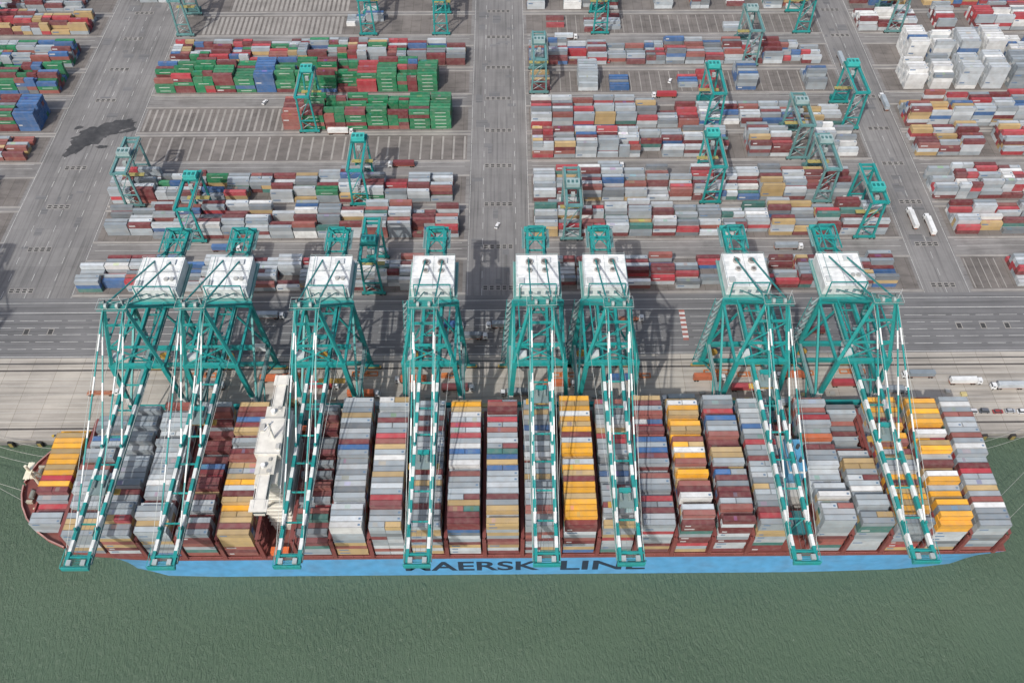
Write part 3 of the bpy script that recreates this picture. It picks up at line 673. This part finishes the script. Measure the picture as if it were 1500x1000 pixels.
def text(s,x0,x1,zb,hgt):
    cu=bpy.data.curves.new('lettering','FONT'); cu.body=s; cu.size=10; cu.offset=0.22; cu.extrude=0.02
    o=bpy.data.objects.new('lettering_tmp',cu); link(o); bpy.context.view_layer.update()
    dg=bpy.context.evaluated_depsgraph_get(); me=bpy.data.meshes.new_from_object(o.evaluated_get(dg))
    bpy.data.objects.remove(o)
    co=np.zeros(len(me.vertices)*3); me.vertices.foreach_get('co',co); co=co.reshape(-1,3)
    mn=co.min(0); mx=co.max(0)
    X=x0+(co[:,0]-mn[0])/(mx[0]-mn[0])*(x1-x0); Zz=zb+(co[:,1]-mn[1])/(mx[1]-mn[1])*hgt
    Y=np.where(co[:,2]>0,-29.56,-29.52)
    me.vertices.foreach_set('co',np.stack([X,Y,Zz],1).ravel()); me.update()
    mt,nt,b=newmat('lettering_paint'); b.inputs['Base Color'].default_value=(.02,.035,.06,1); b.inputs['Roughness'].default_value=.6
    me.materials.clear(); me.materials.append(mt)
    o=bpy.data.objects.new('hull_lettering',me); link(o,ship)
text('MAERSK',-42,12.5,4.2,8.6); text('LINE',21,55.5,4.2,8.6)
m=MB()
def rope(p,q,sag=2.5,n=8):
    p=Vector(p);q=Vector(q);pr=p
    for i in range(1,n+1):
        t=i/n; c=p.lerp(q,t); c.z-=sag*4*t*(1-t); m.beam(pr,c,.13,.13,(.4,.4,.36)); pr=c
for (a,b_) in (((-190,YC+17,25),(-232,217,5)),((-193,YC+13,25),(-245,217,5)),((-195,YC+9,25),(-258,217,5)),((-195,YC-8,25),(-270,217,5)),((-197,YC-3,25),(-290,217,5)),
             ((198,YC+20,18),(235,217,5)),((198,YC+16,18),(245,217,5)),((198,YC-10,18),(255,217,5)),((198,YC-20,18),(270,217,5))):
    rope(a,b_)
m.obj('mooring_line',M_ship,(0,QE,Z))

# ------------------------------------------------------------ vehicles
def truck(x,y,d=1,k=None,ang=0,cab=(.7,.71,.71)):
    m=MB(); z=Z+.03
    def bx(a,b_,c,e,f_,g_,col): m.box(min(a*d,b_*d),max(a*d,b_*d),c,e,f_,g_,col)
    bx(-7,6.4,-.5,.5,.95,1.25,(.35,.12,.06)); bx(-7,5,-1.15,-.95,1.1,1.35,(.4,.14,.06)); bx(-7,5,.95,1.15,1.1,1.35,(.4,.14,.06))
    bx(6.0,8.4,-1.2,1.2,.7,2.0,cab); bx(6.2,8.1,-1.1,1.1,2.0,3.1,cab); bx(8.12,8.2,-.95,.95,2.05,2.95,(.04,.05,.06)); bx(6.6,7.8,-1.13,1.13,2.1,2.9,(.04,.05,.06))
    for wx in (-6,-4.7,3.6,4.9,7.4):
        for s in (-1,1): m.cyl((wx*d,s*.75,.52),(wx*d,s*1.2,.52),.52,(.03,.03,.03),10)
    if k: 
        c=jit(k); m.box(*(sorted((-6.8*d,5.4*d))),-1.2,1.2,1.4,3.96,c)
    o=m.obj('container_truck',M_veh); o.location=(x,y,z); o.rotation_euler=(0,0,ang)
for a in ((-30,279,1,'U'),(-18,272,1,'D'),(-2,279,-1,'G'),(60,283,1,None),(150,274,-1,'B'),(-120,286,1,'G'),(-190,240,1,None),
          (-88,243,1,'R'),(-68,238,1,'O'),(-45,246,-1,'O'),(-24,241,1,'B'),(24,243,1,'O'),(5,238,-1,'G'),(54,246,1,'U'),(95,246,1,'O'),(112,240,1,'R'),(136,247,-1,'O'),(160,242,1,'R'),
          (-110,247,1,'O'),(-140,243,-1,'G'),(-95,233,1,'T'),(30,232,1,'G'),(80,234,-1,'G'),(-60,231,1,'G'),(125,231,1,'G'),
          (60,398,1,'G'),(-100,430,1,'W'),(100,464,-1,'R'),(-60,400,-1,'B'),(150,332,1,'G'),(-150,333,1,'U'),(30,366,1,'M'),(-190,366,1,'G'),(40,528,1,'L'),
          (236,240,-1,'L'),(180,238,1,'G'),(196,247,-1,'M')):
    truck(*a)
for x,y,an,k in ((223,352,1.57,'W'),(231,347,1.57,'W'),(219,500,-1.57,'G'),(235,455,1.57,'G')):
    truck(x,y,1,k,an)
def car(x,y,c,ang=0,van=False):
    m=MB(); h=1.9 if van else 1.35
    m.box(-2.3,2.3,-.9,.9,.35,.95,c)
    v=[(-1.9,-.85,.95),(1.5 if not van else 2.0,-.85,.95),(1.5 if not van else 2.0,.85,.95),(-1.9,.85,.95),(-1.5,-.7,h+.2),(.7 if not van else 1.5,-.7,h+.2),(.7 if not van else 1.5,.7,h+.2),(-1.5,.7,h+.2)]
    n=len(m.v); m.v+=v; gl=(.04,.05,.06)
    m.f+=[(n+4,n+5,n+6,n+7),(n,n+1,n+5,n+4),(n+1,n+2,n+6,n+5),(n+2,n+3,n+7,n+6),(n+3,n,n+4,n+7)]; m.c+=[c,gl,gl,gl,gl]
    for wx in (-1.45,1.45):
        for s in (-1,1): m.cyl((wx,s*.7,.33),(wx,s*.95,.33),.33,(.02,.02,.02),10)
    o=m.obj('van' if van else 'parked_car',M_veh); o.location=(x,y,Z+.03); o.rotation_euler=(0,0,ang)
cx_=201
for i in range(16):
    car(cx_,226.5+U(-.4,.4),random.choice(((.7,.7,.7),(.6,.6,.62),(.12,.13,.15),(.7,.72,.74),(.3,.05,.05),(.35,.37,.4),(.6,.6,.6))),U(-.04,.04),R()<.35); cx_+=U(5.4,7)
for x,y,k in ((68,502,(.4,.05,.05)),(105,480,(.7,.7,.7)),(-150,460,(.7,.7,.7)),(-5,350,(.7,.7,.7))):
    car(x,y,k,1.2)
def spread(x,y,c):
    m=MB()
    for dy in (-1.1,1.1): m.beam((x-6,y+dy,Z+.6),(x+6,y+dy,Z+.6),.35,.5,c)
    for dx in (-6,-2,2,6): m.beam((x+dx,y-1.2,Z+.6),(x+dx,y+1.2,Z+.6),.5,.6,c)
    m.box(x-1.5,x+1.5,y-.8,y+.8,Z+.9,Z+1.8,c); m.obj('container_spreader',M_steel,(x,y,Z))
for x in (-145,-68,-30,27,62,100,116,140,165,-100):
    spread(x,U(248,251),(.55,.17,.05)); 
for x in (-52,-8,72,88,130): spread(x,U(226,230),(.6,.42,.08))
m=MB()
for x in np.arange(-90,215,3.4):
    if R()<.8:
        c=random.choice(((.42,.40,.34),(.5,.5,.46),(.3,.3,.28),(.5,.42,.2))); y=U(228.5,238); w=U(1.5,3.2)
        m.box(x,x+w,y,y+U(1.2,2.2),Z,Z+U(.4,1.4),c)
m.obj('lashing_gear_bins',M_veh,(0,230,Z))
truck(216,243,1,'W')

# ------------------------------------------------------------ world, sun, camera
w=bpy.data.worlds.new('World'); sc.world=w; w.use_nodes=True
nt=w.node_tree; bg=nt.nodes['Background']
sky=nt.nodes.new('ShaderNodeTexSky'); sky.sky_type='NISHITA'; sky.sun_disc=False
d=Vector((25,43,-54)).normalized()
sky.sun_elevation=math.asin(-d.z); sky.sun_rotation=math.radians(210)
sky.dust_density=4.0; sky.air_density=1.0
nt.links.new(sky.outputs[0],bg.inputs['Color']); bg.inputs['Strength'].default_value=0.15
sl=bpy.data.lights.new('sun','SUN'); sl.energy=3.05; sl.angle=math.radians(0.7); sl.color=(1,.97,.92)
so=bpy.data.objects.new('sun',sl); so.rotation_euler=d.to_track_quat('-Z','Y').to_euler(); so.location=(-200,-200,500); link(so)
cam=bpy.data.cameras.new('camera'); cam.sensor_width=36; cam.lens=31.2; cam.clip_end=8000; cam.clip_start=1
co=bpy.data.objects.new('camera',cam); co.location=(0,0,347); co.rotation_euler=(math.radians(38.2),0,math.radians(-0.5)); link(co)
sc.camera=co
sc.view_settings.view_transform='Standard'; sc.view_settings.look='None'; sc.view_settings.exposure=0
